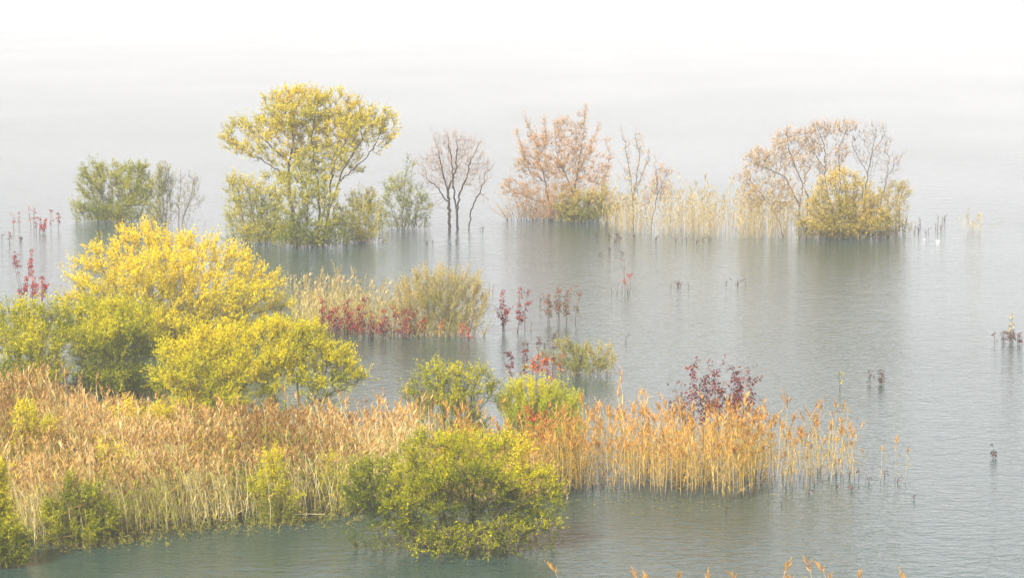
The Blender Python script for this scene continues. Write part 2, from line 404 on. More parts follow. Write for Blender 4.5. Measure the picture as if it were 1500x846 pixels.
def inside(poly, x, y):
    c = np.zeros(len(x), bool); n = len(poly); j = n - 1
    for i in range(n):
        xi, yi = poly[i]; xj, yj = poly[j]
        c ^= ((yi > y) != (yj > y)) & (x < (xj - xi) * (y - yi) / (yj - yi + 1e-12) + xi); j = i
    return c

def scatter(poly_px, per_m2, rng, clump=.5, sc=.9):
    W = [G(*p)[:2] for p in poly_px]; xs, ys = [p[0] for p in W], [p[1] for p in W]
    area = (max(xs) - min(xs)) * (max(ys) - min(ys)); n = int(area * per_m2)
    x = rng.uniform(min(xs), max(xs), n); y = rng.uniform(min(ys), max(ys), n)
    k = inside(W, x + rng.normal(size=n) * .3, y + rng.normal(size=n) * .6)
    nz = wob(np.stack([x, y, x * 0], 1), sc, 3.3) + .5 * wob(np.stack([x, y, x * 0], 1), sc * 3.1, 1.3)
    k &= rng.random(n) < 1 - clump * (nz * .5 + .5)
    return x[k], y[k]

def reed_bed(name, label, poly, per_m2, seed, h=2.4, hs=.15, lean=(-.12, 0), mats=('stem', 'blade', 'plume'), blades=5, plume_p=.75, clump=.5, tshift=None, sub=True, cat='reeds', hfun=None, jl=.10):
    rng = np.random.default_rng(seed)
    x, y = scatter(poly, per_m2, rng, clump)
    T = [reed_parts(rng, 1.0 * h, lean, False, rng.random() < plume_p, blades) for _ in range(14)]
    ids = rng.integers(0, 14, len(x)); root = None
    xc, yc = x.mean(), y.mean()
    root = tag(empty(name, xc, yc), label, cat, None, 'stuff')
    outm = [MB(), MB(), MB()]
    sc = 1 + rng.normal(size=len(x)) * hs; an = rng.normal(size=len(x)) * .5
    if hfun is not None: sc = sc * hfun(x, y)
    patch = wob(np.stack([x, y, x * 0], 1), .5, seed) * .16 + rng.normal(size=len(x)) * .1
    brk = np.where(rng.random(len(x)) < .12, 4.5, 1); lnx_ = rng.normal(size=len(x)) * jl * brk; lny_ = rng.normal(size=len(x)) * jl * brk
    if tshift is not None: patch = patch + tshift(x, y)
    for k in range(14):
        sel = np.where(ids == k)[0]
        if not len(sel): continue
        ca, sa, ss = np.cos(an[sel]), np.sin(an[sel]), sc[sel]
        for q in range(3):
            V, Q, Tt, tq, tt = mb_arrays(T[k][q])
            X = (V[None, :, 0] * ca[:, None] - V[None, :, 1] * sa[:, None]) * (.7 + .3 * ss[:, None]) + (x[sel] - xc)[:, None]
            Y = (V[None, :, 0] * sa[:, None] + V[None, :, 1] * ca[:, None]) * (.7 + .3 * ss[:, None]) + (y[sel] - yc)[:, None]
            Z = V[None, :, 2] * ss[:, None]; X = X + Z * lnx_[sel][:, None]; Y = Y + Z * lny_[sel][:, None]; Z = np.where(Z > 0, Z * np.sqrt(1 / (1 + lnx_[sel] ** 2 + lny_[sel] ** 2))[:, None], Z)
            VV = np.stack([X, Y, Z], 2).reshape(-1, 3); off = (np.arange(len(sel)) * len(V))[:, None, None]
            mb = outm[q]; nb = mb.n; mb.V.append(VV); mb.n += len(VV); ps = patch[sel][:, None]
            if len(Q): mb.Q.append((Q[None] + off).reshape(-1, 4) + nb); mb.tq.append(np.clip(tq[None] + ps, 0, 1).ravel())
            if len(Tt): mb.T.append((Tt[None] + off).reshape(-1, 3) + nb); mb.tt.append(np.clip(tt[None] + ps, 0, 1).ravel())
    for q, nm in enumerate(('stems', 'blades', 'plumes')): tag(outm[q].obj(nm, M[mats[q]], root), kind='stuff')
    return root

REEDP = {}
def reed_protos(key, mats, h, lean, seed, plume=True, ps=1.15):
    rng = np.random.default_rng(seed); out = []
    for _ in range(8):
        st, lf, pl = reed_parts(rng, h, lean, True, plume, 6, ps=ps)
        out.append((st.mesh('stem', M[mats[0]]), lf.mesh('leaves', M[mats[1]]), pl.mesh('plume', M[mats[2]])))
    REEDP[key] = out
reed_protos('gold', ('stemgold', 'bladegold', 'plumegold'), 1.95, (-.06, 0), 51)
reed_protos('dry', ('stem', 'blade', 'plume'), 2.25, (-.12, 0), 52)
reed_protos('front', ('stem', 'blade', 'plumegold'), 2.5, (-.08, 0), 53, ps=1.15)
_rr = np.random.default_rng(5)
def reed(key, px, py, label, group, sc=1.0, rot=None, lean=0.0):
    X, Y, s = G(px, py); ms = REEDP[key][_rr.integers(8)]
    r = tag(empty('reed', X, Y), label, 'reed', group)
    r.rotation_euler = (0, lean, _rr.normal() * .5 if rot is None else rot); r.scale = (sc,) * 3
    for nm, m_ in zip(('stem', 'leaves', 'plume'), ms):
        o = bpy.data.objects.new(nm, m_); C.objects.link(o); o.parent = r
    return r

# ------------------------------------------------------------------ red-leaved saplings: a wand with hanging leaves
def sapling(label, px, py, hpx, mat, seed, lean=0.0, n=46, leaf=.14, lw=.055, bare=.25, group=None, stems=1, widen=.10, name='red_leaved_sapling', cat='sapling', tint0=.5, side=.3):
    rng = np.random.default_rng(seed); X, Y, s = G(px, py); h = hpx / s / .98
    root = tag(empty(name, X, Y), label, cat, group)
    for k in range(stems):
        hh = h * (1 if k == 0 else .45 + .4 * rng.random()); ln = lean + (0 if k == 0 else rng.normal() * .22); ly = rng.normal() * .1
        t = np.linspace(0, 1, 7); ph = rng.random() * 6; bx0 = 0 if k == 0 else rng.normal() * .12
        P = np.stack([bx0 + ln * hh * t ** 1.3 + .03 * np.sin(t * 5 + ph) * (hh / 1.5), ly * hh * t, hh * t], 1); P[0, 2] = -.2
        r = np.linspace(.014, .005, 7) * (1 if s > 30 else 1.2)
        mb = MB(); frustums(mb, P[:-1], P[1:], r[:-1], r[1:], 4, .5); S = []; 
        m = int(1.6 * n * hh / h); u = bare + (1 - bare) * rng.random(m) ** .9
        base = np.stack([np.interp(u, t, P[:, i]) for i in range(3)], 1)
        a = rng.random(m) * 2 * pi; rad = widen * (1.15 - u * .7) * rng.random(m)
        # short side twigs
        q = max(1, int(side * 8)); uu = bare + (1 - bare) * rng.random(q); b0 = np.stack([np.interp(uu, t, P[:, i]) for i in range(3)], 1)
        aa = rng.random(q) * 2 * pi; b1 = b0 + np.stack([np.cos(aa) * .22, np.sin(aa) * .22, .2 + 0 * aa], 1) * (.5 + rng.random(q))[:, None] * side * 3
        frustums(mb, b0, b1, np.full(q, .006), np.full(q, .003), 3, .5); mb.obj('stem', M['barkpale'], root)
        pick = rng.random(m) < .4; jj = rng.integers(0, q, m); v = rng.random(m)[:, None]
        base = np.where(pick[:, None], b0[jj] * (1 - v) + b1[jj] * v, base)
        base = base + np.stack([np.cos(a) * rad, np.sin(a) * rad, 0 * a], 1); base = base
        D = np.stack([np.cos(a) * .6, np.sin(a) * .6, -.75 + .5 * rng.random(m)], 1); L = leaf * (.6 + .7 * rng.random(m))
        ok = base[:, 2] > .1; lm = MB()
        leaves(lm, base[ok], D[ok], L[ok], L[ok] * lw / leaf, np.clip(tint0 + rng.normal(size=ok.sum()) * .22 + (u[ok] - .6) * .35, 0, 1), rng, .2)
        if ok.any(): lm.obj('foliage', M[mat], root)
    return root


# ================================================================== the far row, left to right
T = plant
T('willow_tree', 'round green willow with several trunks, farthest left in the water', 'tree', (168, 324),
  [(150, 308, 45, 12), (133, 268, 28, 30, .3), (165, 262, 32, 25, 1), (200, 262, 30, 26, 0), (212, 285, 20, 30, 0), (128, 302, 22, 14, -.3), (180, 285, 40, 20, 1.5, .6)], 1, 'green', 'bark',
  nstem=6, spread=1.1, nattr=600, step=.26, kill=.34, shoots=2900, lps=9, slen=.5, leaf=.13, lw=.05, tint0=.62, thgt=.15, maxr=.11)
T('shrub', 'thin grey green shrub between the round green willow and a nearly bare one', 'shrub', (243, 329),
  [(240, 270, 15, 28), (238, 300, 17, 22), (225, 312, 12, 12)], 2, 'olive', 'barkpale', nstem=4, spread=.4, nattr=260, step=.25, kill=.3, shoots=650, lps=7, slen=.5, up=.9, leaf=.12, lw=.045, tint0=.3, thgt=.1, fine=200)
T('shrub', 'nearly bare twiggy shrub right of the round green willow', 'shrub', (264, 331),
  [(280, 272, 18, 18), (285, 295, 16, 20), (266, 300, 14, 22), (262, 270, 10, 15)], 3, 'olive', 'barkpale', nstem=4, spread=.3, nattr=260, step=.24, kill=.28, shoots=150, lps=5, slen=.45, up=.8, leaf=.11, lw=.045, tint0=.45, fine=500, trop=.2)

big = [dict(p=[(436, 357), (430, 320), (425, 285), (422, 262), (424, 240)]),
       dict(p=[(422, 264), (408, 250), (385, 236), (362, 226), (345, 212)], join=1),
       dict(p=[(424, 240), (432, 215), (430, 190), (420, 170)], join=1),
       dict(p=[(424, 240), (404, 222), (385, 205), (375, 190, .8)], join=1),
       dict(p=[(462, 357, .6), (468, 315, .5), (466, 275, .3), (461, 240, 0), (458, 205, -.3), (462, 180, -.3)]),
       dict(p=[(466, 275, .3), (450, 256, -.6), (440, 245, -1.2), (455, 222, -1.6)], join=1),
       dict(p=[(472, 357, -.4), (482, 310), (495, 272), (515, 252), (535, 236), (550, 215)]),
       dict(p=[(482, 310), (484, 270, .8), (490, 240, 1.2), (505, 215, 1.4), (515, 190, 1.0)], join=1),
       dict(p=[(495, 272), (505, 248, -.8), (520, 225, -1.2), (533, 205, -1)], join=1)]
T('willow_tree', 'tallest willow, umbrella of yellow leaves over bare crossing limbs', 'tree', (450, 357),
  [(347, 195, 25, 22), (335, 215, 14, 15), (568, 200, 20, 13), (352, 222, 22, 12), (372, 190, 18, 18, 1), (415, 155, 30, 24), (455, 150, 34, 20, .5), (500, 158, 32, 22), (545, 182, 32, 22), (572, 180, 14, 16), (430, 178, 42, 18, -1.2),
   (480, 180, 40, 18, 1.4), (520, 195, 36, 16, -1), (550, 215, 20, 12), (445, 200, 30, 16, 0, .6), (360, 225, 20, 10, 0, .6), (400, 185, 34, 16), (440, 150, 40, 18), (520, 175, 34, 20), (480, 225, 40, 22, 0, .5), (430, 235, 34, 18, .5, .4), (385, 215, 24, 14, -.5, .6), (455, 258, 44, 24, -.4, .6), (510, 250, 28, 16, .3, .4), (405, 262, 30, 16, .3, .5)], 4, 'bigtree', 'bark', stems=big, power=2.2, lo=.32, infill=.5,
  nattr=1500, step=.25, kill=.32, shoots=5800, lps=9, slen=.45, up=.45, leaf=.13, lw=.06, tint0=.6, thgt=.1, tclump=.2, maxr=.17, tip=.008, depth=.7, fine=900)
T('willow_shrub', 'loose yellow green willow scrub at the foot of the tallest willow, left side', 'shrub', (380, 356),
  [(385, 338, 45, 14), (360, 290, 34, 30), (345, 268, 18, 14), (385, 300, 35, 34), (350, 320, 24, 20), (400, 335, 35, 15)], 5, 'bigtree', 'barkpale', nstem=7, spread=1.2, nattr=650, step=.25, kill=.32,
  shoots=2100, lps=8, slen=.5, up=.4, leaf=.12, lw=.048, tint0=.42, thgt=.22, fine=300, depth=.7)
T('willow_shrub', 'dense olive green willow scrub under the umbrella willow', 'shrub', (452, 361),
  [(455, 348, 60, 9, -1), (435, 285, 36, 30, -1), (470, 290, 34, 32, -1), (430, 325, 30, 24, -1), (490, 325, 26, 24, -.6), (455, 340, 45, 12, -1)], 6, 'bigtree', 'bark', nstem=7, spread=1.2, nattr=650, step=.25, kill=.32,
  shoots=2200, lps=9, slen=.45, up=.4, leaf=.12, lw=.048, tint0=.26, thgt=.25, depth=.6)
T('willow_shrub', 'low yellow green shrub with slanting stems right of the umbrella willow', 'shrub', (532, 354),
  [(530, 340, 30, 9), (530, 305, 26, 22), (515, 325, 28, 20), (550, 320, 20, 22), (540, 290, 14, 14)], 7, 'bigtree', 'barkpale', nstem=5, spread=.9, nattr=380, step=.25, kill=.32, shoots=1300, lps=8, slen=.45, up=.4, leaf=.12, lw=.045, tint0=.35, fine=300)
T('willow_shrub', 'sparse green shrub with dead sticks above it, left of the bare tree', 'shrub', (589, 335),
  [(600, 322, 34, 8), (583, 280, 26, 20), (600, 300, 28, 22), (570, 300, 18, 18), (620, 305, 14, 16)], 8, 'green', 'barkpale', nstem=5, spread=.6, nattr=420, step=.24, kill=.3, shoots=900, lps=7, slen=.45, up=.5, leaf=.12, lw=.045, tint0=.6,
  stems=[dict(p=[(589, 335), (590, 300), (594, 262), (598, 236)]), dict(p=[(592, 335), (596, 300), (603, 255), (606, 244)]), dict(p=[(585, 336), (575, 310), (565, 290)]), dict(p=[(594, 336), (608, 315), (618, 295)])], fine=350)
bt = [dict(p=[(659, 336), (658, 300), (656, 280), (648, 250), (640, 215), (632, 190)]), dict(p=[(656, 280), (668, 250, .4), (670, 215), (668, 195)], join=1), dict(p=[(658, 300), (640, 275), (625, 262)], join=1),
      dict(p=[(671, 334), (669, 310), (673, 285), (684, 262), (690, 235)]), dict(p=[(669, 310), (664, 270, -.4), (662, 235), (655, 200)], join=1), dict(p=[(686, 330), (690, 308), (700, 288), (710, 268)])]
T('bare_tree', 'leafless tree with fine orange twigs and dark forked trunks', 'tree', (664, 335),
  [(655, 235, 34, 30), (640, 260, 24, 22), (690, 240, 28, 34), (672, 212, 28, 18), (700, 270, 20, 22), (630, 280, 14, 14), (660, 265, 28, 20), (622, 245, 16, 20), (708, 250, 16, 22), (650, 205, 22, 12), (695, 215, 18, 14), (640, 300, 14, 10), (710, 290, 10, 12)], 9, 'tan', 'bark', stems=bt, power=2.1, lo=.3, infill=.6, twigmat='twigorange',
  nattr=2000, step=.2, kill=.21, shoots=120, lps=3, slen=.45, up=.45, out=.9, leaf=.1, lw=.03, fine=2200, rnd=.4, tip=.007, thr=.03, maxr=.12, trop=.25)
ot = [dict(p=[(808, 322), (804, 295), (799, 268), (790, 235), (784, 210), (770, 175)]), dict(p=[(799, 268), (778, 255), (765, 225), (758, 195)], join=1), dict(p=[(790, 235), (800, 205), (797, 175)], join=1),
      dict(p=[(804, 295), (785, 295), (765, 285), (750, 280)], join=1), dict(p=[(838, 322), (840, 285), (846, 250), (854, 205), (857, 163)]), dict(p=[(846, 250), (862, 222), (872, 200), (876, 185)], join=1),
      dict(p=[(840, 285), (828, 255), (815, 225), (812, 185)], join=1), dict(p=[(860, 323), (872, 285), (888, 255), (893, 230), (886, 208)]), dict(p=[(800, 322, -.4), (785, 308), (768, 298)])]
T('willow_tree', 'rounded tree with orange brown leaves and bare sticks poking out of its top', 'tree', (820, 322),
  [(785, 225, 26, 25), (768, 250, 20, 18), (750, 275, 18, 16), (825, 195, 22, 20), (845, 225, 30, 28), (805, 245, 34, 25), (870, 262, 22, 18), (850, 255, 26, 18), (750, 290, 10, 8), (800, 210, 16, 20), (775, 285, 26, 18), (825, 285, 30, 24), (790, 305, 40, 12), (880, 290, 20, 18)], 10, 'orange', 'barkpale',
  stems=ot, lo=.1, power=2.15, infill=.6, nattr=1100, step=.24, kill=.3, shoots=4600, lps=8, slen=.42, up=.3, leaf=.095, lw=.038, tint0=.58, thgt=.15, maxr=.12, fine=700, depth=.7)
T('willow_shrub', 'low brownish green shrub at the foot of the orange tree', 'shrub', (862, 324),
  [(850, 298, 34, 18, -.8), (880, 292, 20, 22, -.8), (862, 313, 44, 8, -.8), (885, 308, 22, 10, -.8), (825, 305, 18, 14, -.8), (895, 305, 14, 16, -.8)], 11, 'olive', 'bark', nstem=7, spread=1.3, nattr=420, step=.24, kill=.32, shoots=1500, lps=9, slen=.4, up=.5, leaf=.12, lw=.048, tint0=.62, depth=.6)
T('bare_tree', 'thin upright tree with few pale leaves right of the orange tree', 'tree', (928, 333),
  [(935, 215, 10, 20), (918, 225, 9, 22), (930, 262, 18, 25), (915, 300, 15, 14), (948, 235, 7, 16)], 12, 'tan', 'barkpale',
  stems=[dict(p=[(928, 333), (927, 295), (924, 265), (917, 225), (908, 190)]), dict(p=[(927, 295), (932, 262), (936, 225), (930, 200)], join=1), dict(p=[(925, 290), (938, 262), (950, 232)], join=1), dict(p=[(924, 265), (914, 250), (906, 238)], join=1)],
  nattr=330, step=.22, kill=.26, shoots=150, lps=6, slen=.4, leaf=.11, lw=.045, tint0=.8, fine=350, maxr=.07)
T('bare_tree', 'small thin tree with pale yellow leaves left of the far reeds', 'tree', (953, 335),
  [(972, 258, 15, 16), (962, 275, 18, 18), (975, 285, 12, 14), (950, 290, 10, 15)], 13, 'tan', 'barkpale',
  stems=[dict(p=[(953, 335), (958, 310), (963, 285), (961, 255), (958, 232)]), dict(p=[(963, 285), (972, 265), (980, 250)], join=1), dict(p=[(950, 334), (946, 312), (943, 295)])],
  nattr=330, step=.22, kill=.26, shoots=260, lps=6, slen=.4, leaf=.11, lw=.045, tint0=.85, fine=400, maxr=.06)
T('bare_tree', 'leaning sprawling tree with rusty sparse leaves, left of the yellow bush', 'tree', (1165, 346),
  [(1110, 240, 24, 20), (1092, 262, 12, 18), (1150, 212, 26, 20), (1178, 200, 16, 14), (1135, 240, 28, 18), (1105, 290, 22, 26), (1140, 290, 24, 26), (1170, 240, 20, 18)], 14, 'tan', 'barkpale',
  stems=[dict(p=[(1150, 346), (1135, 312), (1115, 285), (1095, 262)]), dict(p=[(1172, 346), (1170, 300), (1150, 262), (1128, 250), (1100, 240)]), dict(p=[(1182, 344, .5), (1184, 290, .4), (1168, 255), (1155, 225), (1150, 200)]),
         dict(p=[(1170, 300), (1178, 262), (1190, 240)], join=1)],
  nattr=1000, step=.24, kill=.28, shoots=2000, lps=6, slen=.42, leaf=.11, lw=.042, tint0=.75, fine=1500, maxr=.11, depth=.7)
T('bare_tree', 'nearly leafless tree rising behind the yellow bush, middle of the sprawling clump', 'tree', (1222, 345),
  [(1205, 195, 26, 14), (1190, 220, 22, 16), (1235, 192, 22, 12), (1230, 225, 16, 16), (1210, 250, 20, 16)], 15, 'tan', 'barkpale',
  stems=[dict(p=[(1218, 345, .8), (1214, 290, .7), (1208, 248, .5), (1206, 215), (1195, 190)]), dict(p=[(1208, 248, .5), (1192, 228), (1182, 208)], join=1), dict(p=[(1228, 345, .6), (1230, 290, .6), (1229, 250), (1226, 220), (1238, 195)])],
  nattr=620, step=.24, kill=.27, shoots=700, lps=5, slen=.4, leaf=.11, lw=.042, tint0=.8, fine=1200, maxr=.1, depth=.7)
T('bare_tree', 'bare tree with antler like forks at the right end of the sprawling clump', 'tree', (1275, 343),
  [(1280, 195, 22, 12), (1262, 205, 18, 16), (1295, 215, 12, 18), (1280, 235, 22, 22), (1308, 245, 14, 18), (1255, 230, 12, 14)], 16, 'tan', 'barkpale',
  stems=[dict(p=[(1268, 343), (1267, 290), (1269, 255), (1276, 225), (1282, 195)]), dict(p=[(1269, 255), (1255, 232), (1246, 212)], join=1), dict(p=[(1285, 343), (1290, 295), (1298, 262), (1312, 240), (1325, 225)]),
         dict(p=[(1290, 295), (1299, 255), (1301, 232)], join=1), dict(p=[(1276, 225), (1290, 205), (1296, 190)], join=1)],
  nattr=620, step=.24, kill=.3, shoots=160, lps=4, slen=.4, leaf=.11, lw=.042, tint0=.8, fine=800, maxr=.1, depth=.7)
T('willow_shrub', 'dense golden yellow bush in the middle of the sprawling bare trees', 'shrub', (1232, 348),
  [(1228, 272, 36, 22, -1), (1200, 300, 28, 25, -1), (1255, 298, 38, 30, -1), (1180, 325, 20, 16, -1), (1230, 325, 50, 18, -1.2), (1285, 318, 18, 20, -1), (1235, 337, 66, 8, -1.2), (1270, 325, 40, 14, -1)], 17, 'ochre', 'barkpale', nstem=10, spread=1.6, nattr=800, step=.25, kill=.32,
  shoots=3200, lps=9, slen=.45, up=.5, leaf=.12, lw=.046, tint0=.5, thgt=.28, depth=.6)
T('willow_shrub', 'small yellow leaved shrub at the right tip of the far clump', 'shrub', (1306, 342),
  [(1318, 280, 22, 14), (1300, 290, 14, 18), (1310, 312, 16, 16)], 18, 'ochre', 'barkpale', nstem=4, spread=.5, nattr=300, step=.24, kill=.3, shoots=420, lps=7, slen=.45, leaf=.12, lw=.046, tint0=.5, fine=250)

# ================================================================== the middle ground
T('willow_bush', 'biggest bush, bright yellow feathery dome on the left', 'bush', (262, 505),
  [(213, 362, 52, 32, 0), (165, 388, 50, 30, -.5), (285, 372, 55, 30, 0), (340, 395, 45, 30, 0), (120, 408, 28, 22, 0), (385, 425, 36, 28, 0), (240, 410, 90, 38, -1.5), (320, 440, 85, 32, -1.5), (165, 440, 60, 25, -1), (405, 455, 25, 22, 0), (260, 475, 130, 22, -2.2), (120, 450, 35, 25, -1), (390, 480, 30, 15, -.5)],
  19, 'yellow', 'barkpale', nstem=14, spread=2.4, nattr=2200, step=.26, kill=.3, shoots=7600, lps=9, slen=.5, up=.8, out=.6, rnd=.42, leaf=.125, lw=.048, tint0=.6, thgt=.3, tclump=.18, depth=.62, droop=-.05, fine=400)
T('willow_bush', 'yellow green bush at the left edge behind the tall reeds', 'bush', (48, 580),
  [(35, 470, 46, 28), (85, 475, 36, 28, .5), (15, 495, 40, 32), (60, 510, 60, 32, -1), (-10, 480, 30, 28), (50, 550, 60, 20, -1.2)], 20, 'lime', 'bark', nstem=8, spread=1.3, nattr=900, step=.25, kill=.3, shoots=3000, lps=11, slen=.5, up=.6, leaf=.12, lw=.036, tint0=.36, thgt=.25, depth=.7)
T('willow_bush', 'round green bush between the left edge and the yellow bushes', 'bush', (180, 578),
  [(150, 465, 40, 28), (195, 475, 38, 30), (165, 500, 55, 34, -1), (215, 505, 28, 26), (140, 520, 40, 24), (170, 548, 55, 18, -1.2)], 21, 'lime', 'bark', nstem=8, spread=1.3, nattr=900, step=.25, kill=.3, shoots=3000, lps=11, slen=.5, up=.5, leaf=.12, lw=.036, tint0=.34, thgt=.3, depth=.7)
T('willow_bush', 'vivid yellow green bush behind the reeds, left of the one with dark forking trunks', 'bush', (315, 622),
  [(265, 525, 40, 25), (310, 510, 42, 25), (350, 500, 36, 24, .5), (290, 550, 55, 28, -.6), (350, 545, 40, 32, -.6), (240, 560, 26, 24), (310, 592, 60, 18, -1)], 22, 'lime', 'bark', nstem=8, spread=1.2, nattr=1000, step=.24, kill=.29, shoots=3300, lps=11, slen=.48, up=.6, leaf=.12, lw=.038, tint0=.66, thgt=.4, depth=.7)
T('willow_bush', 'yellow green tree like bush with dark forking trunks at the water gap', 'bush', (445, 625),
  [(405, 490, 34, 20), (450, 492, 36, 22), (430, 520, 50, 26), (485, 525, 34, 25), (510, 550, 20, 18), (400, 545, 34, 24, .6), (470, 560, 42, 16, 0, .6), (395, 580, 22, 16, 0, .5)], 23, 'lime', 'bark',
  stems=[dict(p=[(436, 625), (438, 590), (436, 560), (425, 530)]), dict(p=[(448, 625, -.3), (455, 595), (466, 570), (478, 545)]), dict(p=[(455, 595), (480, 580), (510, 565), (530, 555)], join=1), dict(p=[(400, 625, .8), (398, 570, .8), (396, 530, .6), (394, 505, .5)]),
         dict(p=[(430, 626), (415, 600), (402, 580)])],
  nattr=950, step=.24, kill=.29, shoots=2900, lps=10, slen=.42, up=.5, leaf=.12, lw=.038, skirt=40, tint0=.56, thgt=.4, depth=.7, maxr=.085, power=2.1)
T('willow_bush', 'pale twiggy dome shaped bush with sparse tan leaves in mid lake', 'bush', (645, 490),
  [(640, 415, 40, 20), (680, 425, 32, 24), (605, 432, 30, 22), (695, 450, 24, 26), (640, 445, 55, 24), (590, 455, 22, 18), (665, 470, 45, 10), (645, 480, 62, 7)], 24, 'olive', 'twigolive', nstem=14, spread=1.4, nattr=1300, step=.22, kill=.25,
  shoots=3200, lps=7, slen=.5, up=.9, rnd=.3, leaf=.095, lw=.03, tint0=.72, thgt=.1, fine=2600, depth=.7, thr=.02)
T('willow_bush', 'small sparse willow with thin stems right of the rust red leaves', 'bush', (858, 549),
  [(855, 520, 34, 12), (885, 520, 16, 14), (830, 512, 18, 12), (820, 530, 16, 12), (860, 541, 40, 6), (800, 525, 12, 12)], 25, 'olive', 'twigolive', nstem=12, spread=1.1, nattr=420, step=.2, kill=.24, shoots=800, lps=8, slen=.34, up=1.0, rnd=.3, leaf=.10, lw=.034, tint0=.5, fine=400, depth=.5)
T('willow_bush', 'airy yellow green bush with visible branches behind the nearest willow', 'bush', (660, 662),
  [(640, 555, 36, 20), (690, 558, 34, 18), (610, 580, 24, 22), (655, 585, 50, 22), (715, 580, 22, 20), (620, 610, 26, 14), (680, 620, 40, 18)], 26, 'lime', 'bark', nstem=7, spread=.6, nattr=800, step=.22, kill=.27, shoots=1500, lps=9, slen=.4, up=.55, leaf=.11, lw=.036, tint0=.34, fine=300, depth=.7)
T('willow_bush', 'bright green mound of upright leafy shoots beside the golden reeds', 'bush', (800, 660),
  [(770, 585, 30, 20), (800, 590, 32, 20), (832, 602, 24, 16), (795, 615, 45, 20), (745, 600, 20, 20)], 27, 'grass', 'twigolive', nstem=14, spread=1.2, nattr=700, step=.2, kill=.25, shoots=2600, lps=11, slen=.5, up=1.5, rnd=.25, leaf=.13, lw=.026, tint0=.62, thgt=.25, depth=.6)

fw = [dict(p=[(655, 803), (645, 765), (640, 735), (632, 705)]), dict(p=[(645, 765), (655, 730, -.5), (668, 700, -.6)], join=1), dict(p=[(662, 803, .3), (652, 765, .6), (642, 722, .9), (650, 690, 1)]),
      dict(p=[(692, 792, .4), (693, 750, .3), (694, 715, .1), (708, 670)]), dict(p=[(694, 715, .1), (680, 690, -.5), (672, 660, -.5)], join=1), dict(p=[(700, 798, -.3), (715, 765, -.4), (735, 742, -.4), (762, 738, -.3)]),
      dict(p=[(715, 765, -.4), (742, 725, 0), (770, 705, .2)], join=1), dict(p=[(632, 803, -.2), (610, 772), (585, 750), (560, 735)]), dict(p=[(640, 802), (620, 790, -.3), (600, 775, -.5)]), dict(p=[(622, 804, .2), (590, 772, .2), (558, 742, .1), (535, 715, 0)])]
T('willow_tree', 'nearest willow, wide green and yellow crown low over the foreground water', 'tree', (668, 803),
  [(625, 662, 42, 24), (685, 655, 52, 20, .5), (740, 660, 40, 25), (590, 690, 40, 28), (560, 715, 34, 24), (645, 700, 60, 26, -.8), (715, 700, 50, 28, -.5), (775, 700, 34, 26), (800, 740, 22, 24), (780, 755, 32, 16), (600, 735, 50, 18, -.5), (535, 730, 18, 14), (575, 748, 30, 16), (735, 735, 40, 16, .6, .5), (560, 755, 26, 10), (800, 715, 18, 20), (535, 700, 32, 28), (530, 735, 30, 22), (600, 768, 46, 12), (650, 748, 30, 14, -1, .6), (705, 752, 30, 12, .5, .5), (765, 770, 46, 12), (812, 740, 18, 22)],
  28, 'lime', 'bark', stems=fw, tx=.14, skirt=200, nattr=1900, step=.2, kill=.25, shoots=4900, lps=9, slen=.36, up=.45, power=2.15, leaf=.105, lw=.036, tint0=.1, thgt=.3, tclump=.34, depth=.75, maxr=.075, fine=500, tip=.0055)
T('willow_scrub', 'pale leafy suckers and dead twigs along the waterline of the nearest willow', 'shrub', (680, 806),
  [(690, 780, 48, 12, -.6), (740, 776, 36, 14, -.4), (640, 785, 30, 10, -.5), (800, 768, 26, 10, -.2), (580, 772, 36, 10, 0, .5)], 29, 'lime', 'barkpale', nstem=22, spread=2.6, nattr=700, step=.16, kill=.2, shoots=900, lps=8, slen=.26, up=.3, rnd=.7, leaf=.10, lw=.04,
  tint0=.25, fine=1500, depth=.4)
T('willow_bush', 'green leafy bush in the bottom left corner', 'bush', (-5, 828),
  [(0, 780, 34, 26), (22, 796, 20, 18), (-10, 740, 24, 28), (2, 700, 12, 22)], 30, 'lime', 'twigolive', nstem=10, spread=.9, nattr=500, step=.2, kill=.25, shoots=1500, lps=10, slen=.38, up=.8, leaf=.13, lw=.034, tint0=.5, thgt=.25, depth=.8)
T('willow_bush', 'olive green leafy bush in front of the pale reeds near the bottom left', 'bush', (118, 797),
  [(115, 730, 32, 26), (90, 755, 32, 24), (145, 755, 28, 26), (115, 775, 46, 16)], 31, 'lime', 'twigolive', nstem=10, spread=.9, nattr=600, step=.2, kill=.25, shoots=1300, lps=9, slen=.36, up=.8, leaf=.12, lw=.034, tint0=.25, thgt=.2, depth=.5)
T('willow_bush', 'small green bush among the reeds left of the nearest willow', 'bush', (400, 768),
  [(398, 690, 18, 26), (385, 720, 20, 24), (420, 735, 22, 20)], 32, 'lime', 'twigolive', nstem=7, spread=.5, nattr=360, step=.2, kill=.25, shoots=560, lps=8, slen=.36, up=.9, leaf=.12, lw=.034, tint0=.45, depth=.5)
T('willow_bush', 'small yellow green sprig among the reeds below the dark forking trunks', 'bush', (345, 745),
  [(340, 655, 12, 20), (335, 690, 16, 20), (295, 660, 12, 18)], 33, 'lime', 'twigolive', nstem=5, spread=.5, nattr=260, step=.2, kill=.25, shoots=330, lps=8, slen=.36, up=.9, leaf=.12, lw=.034, tint0=.55, depth=.5)
T('willow_bush', 'tall yellow green sprig rising through the tan reeds at the left edge', 'bush', (52, 740),
  [(40, 620, 22, 26), (70, 640, 18, 28), (30, 665, 20, 24)], 34, 'lime', 'twigolive', nstem=7, spread=.5, nattr=400, step=.22, kill=.26, shoots=620, lps=8, slen=.42, up=1.2, leaf=.13, lw=.034, tint0=.55, depth=.6)
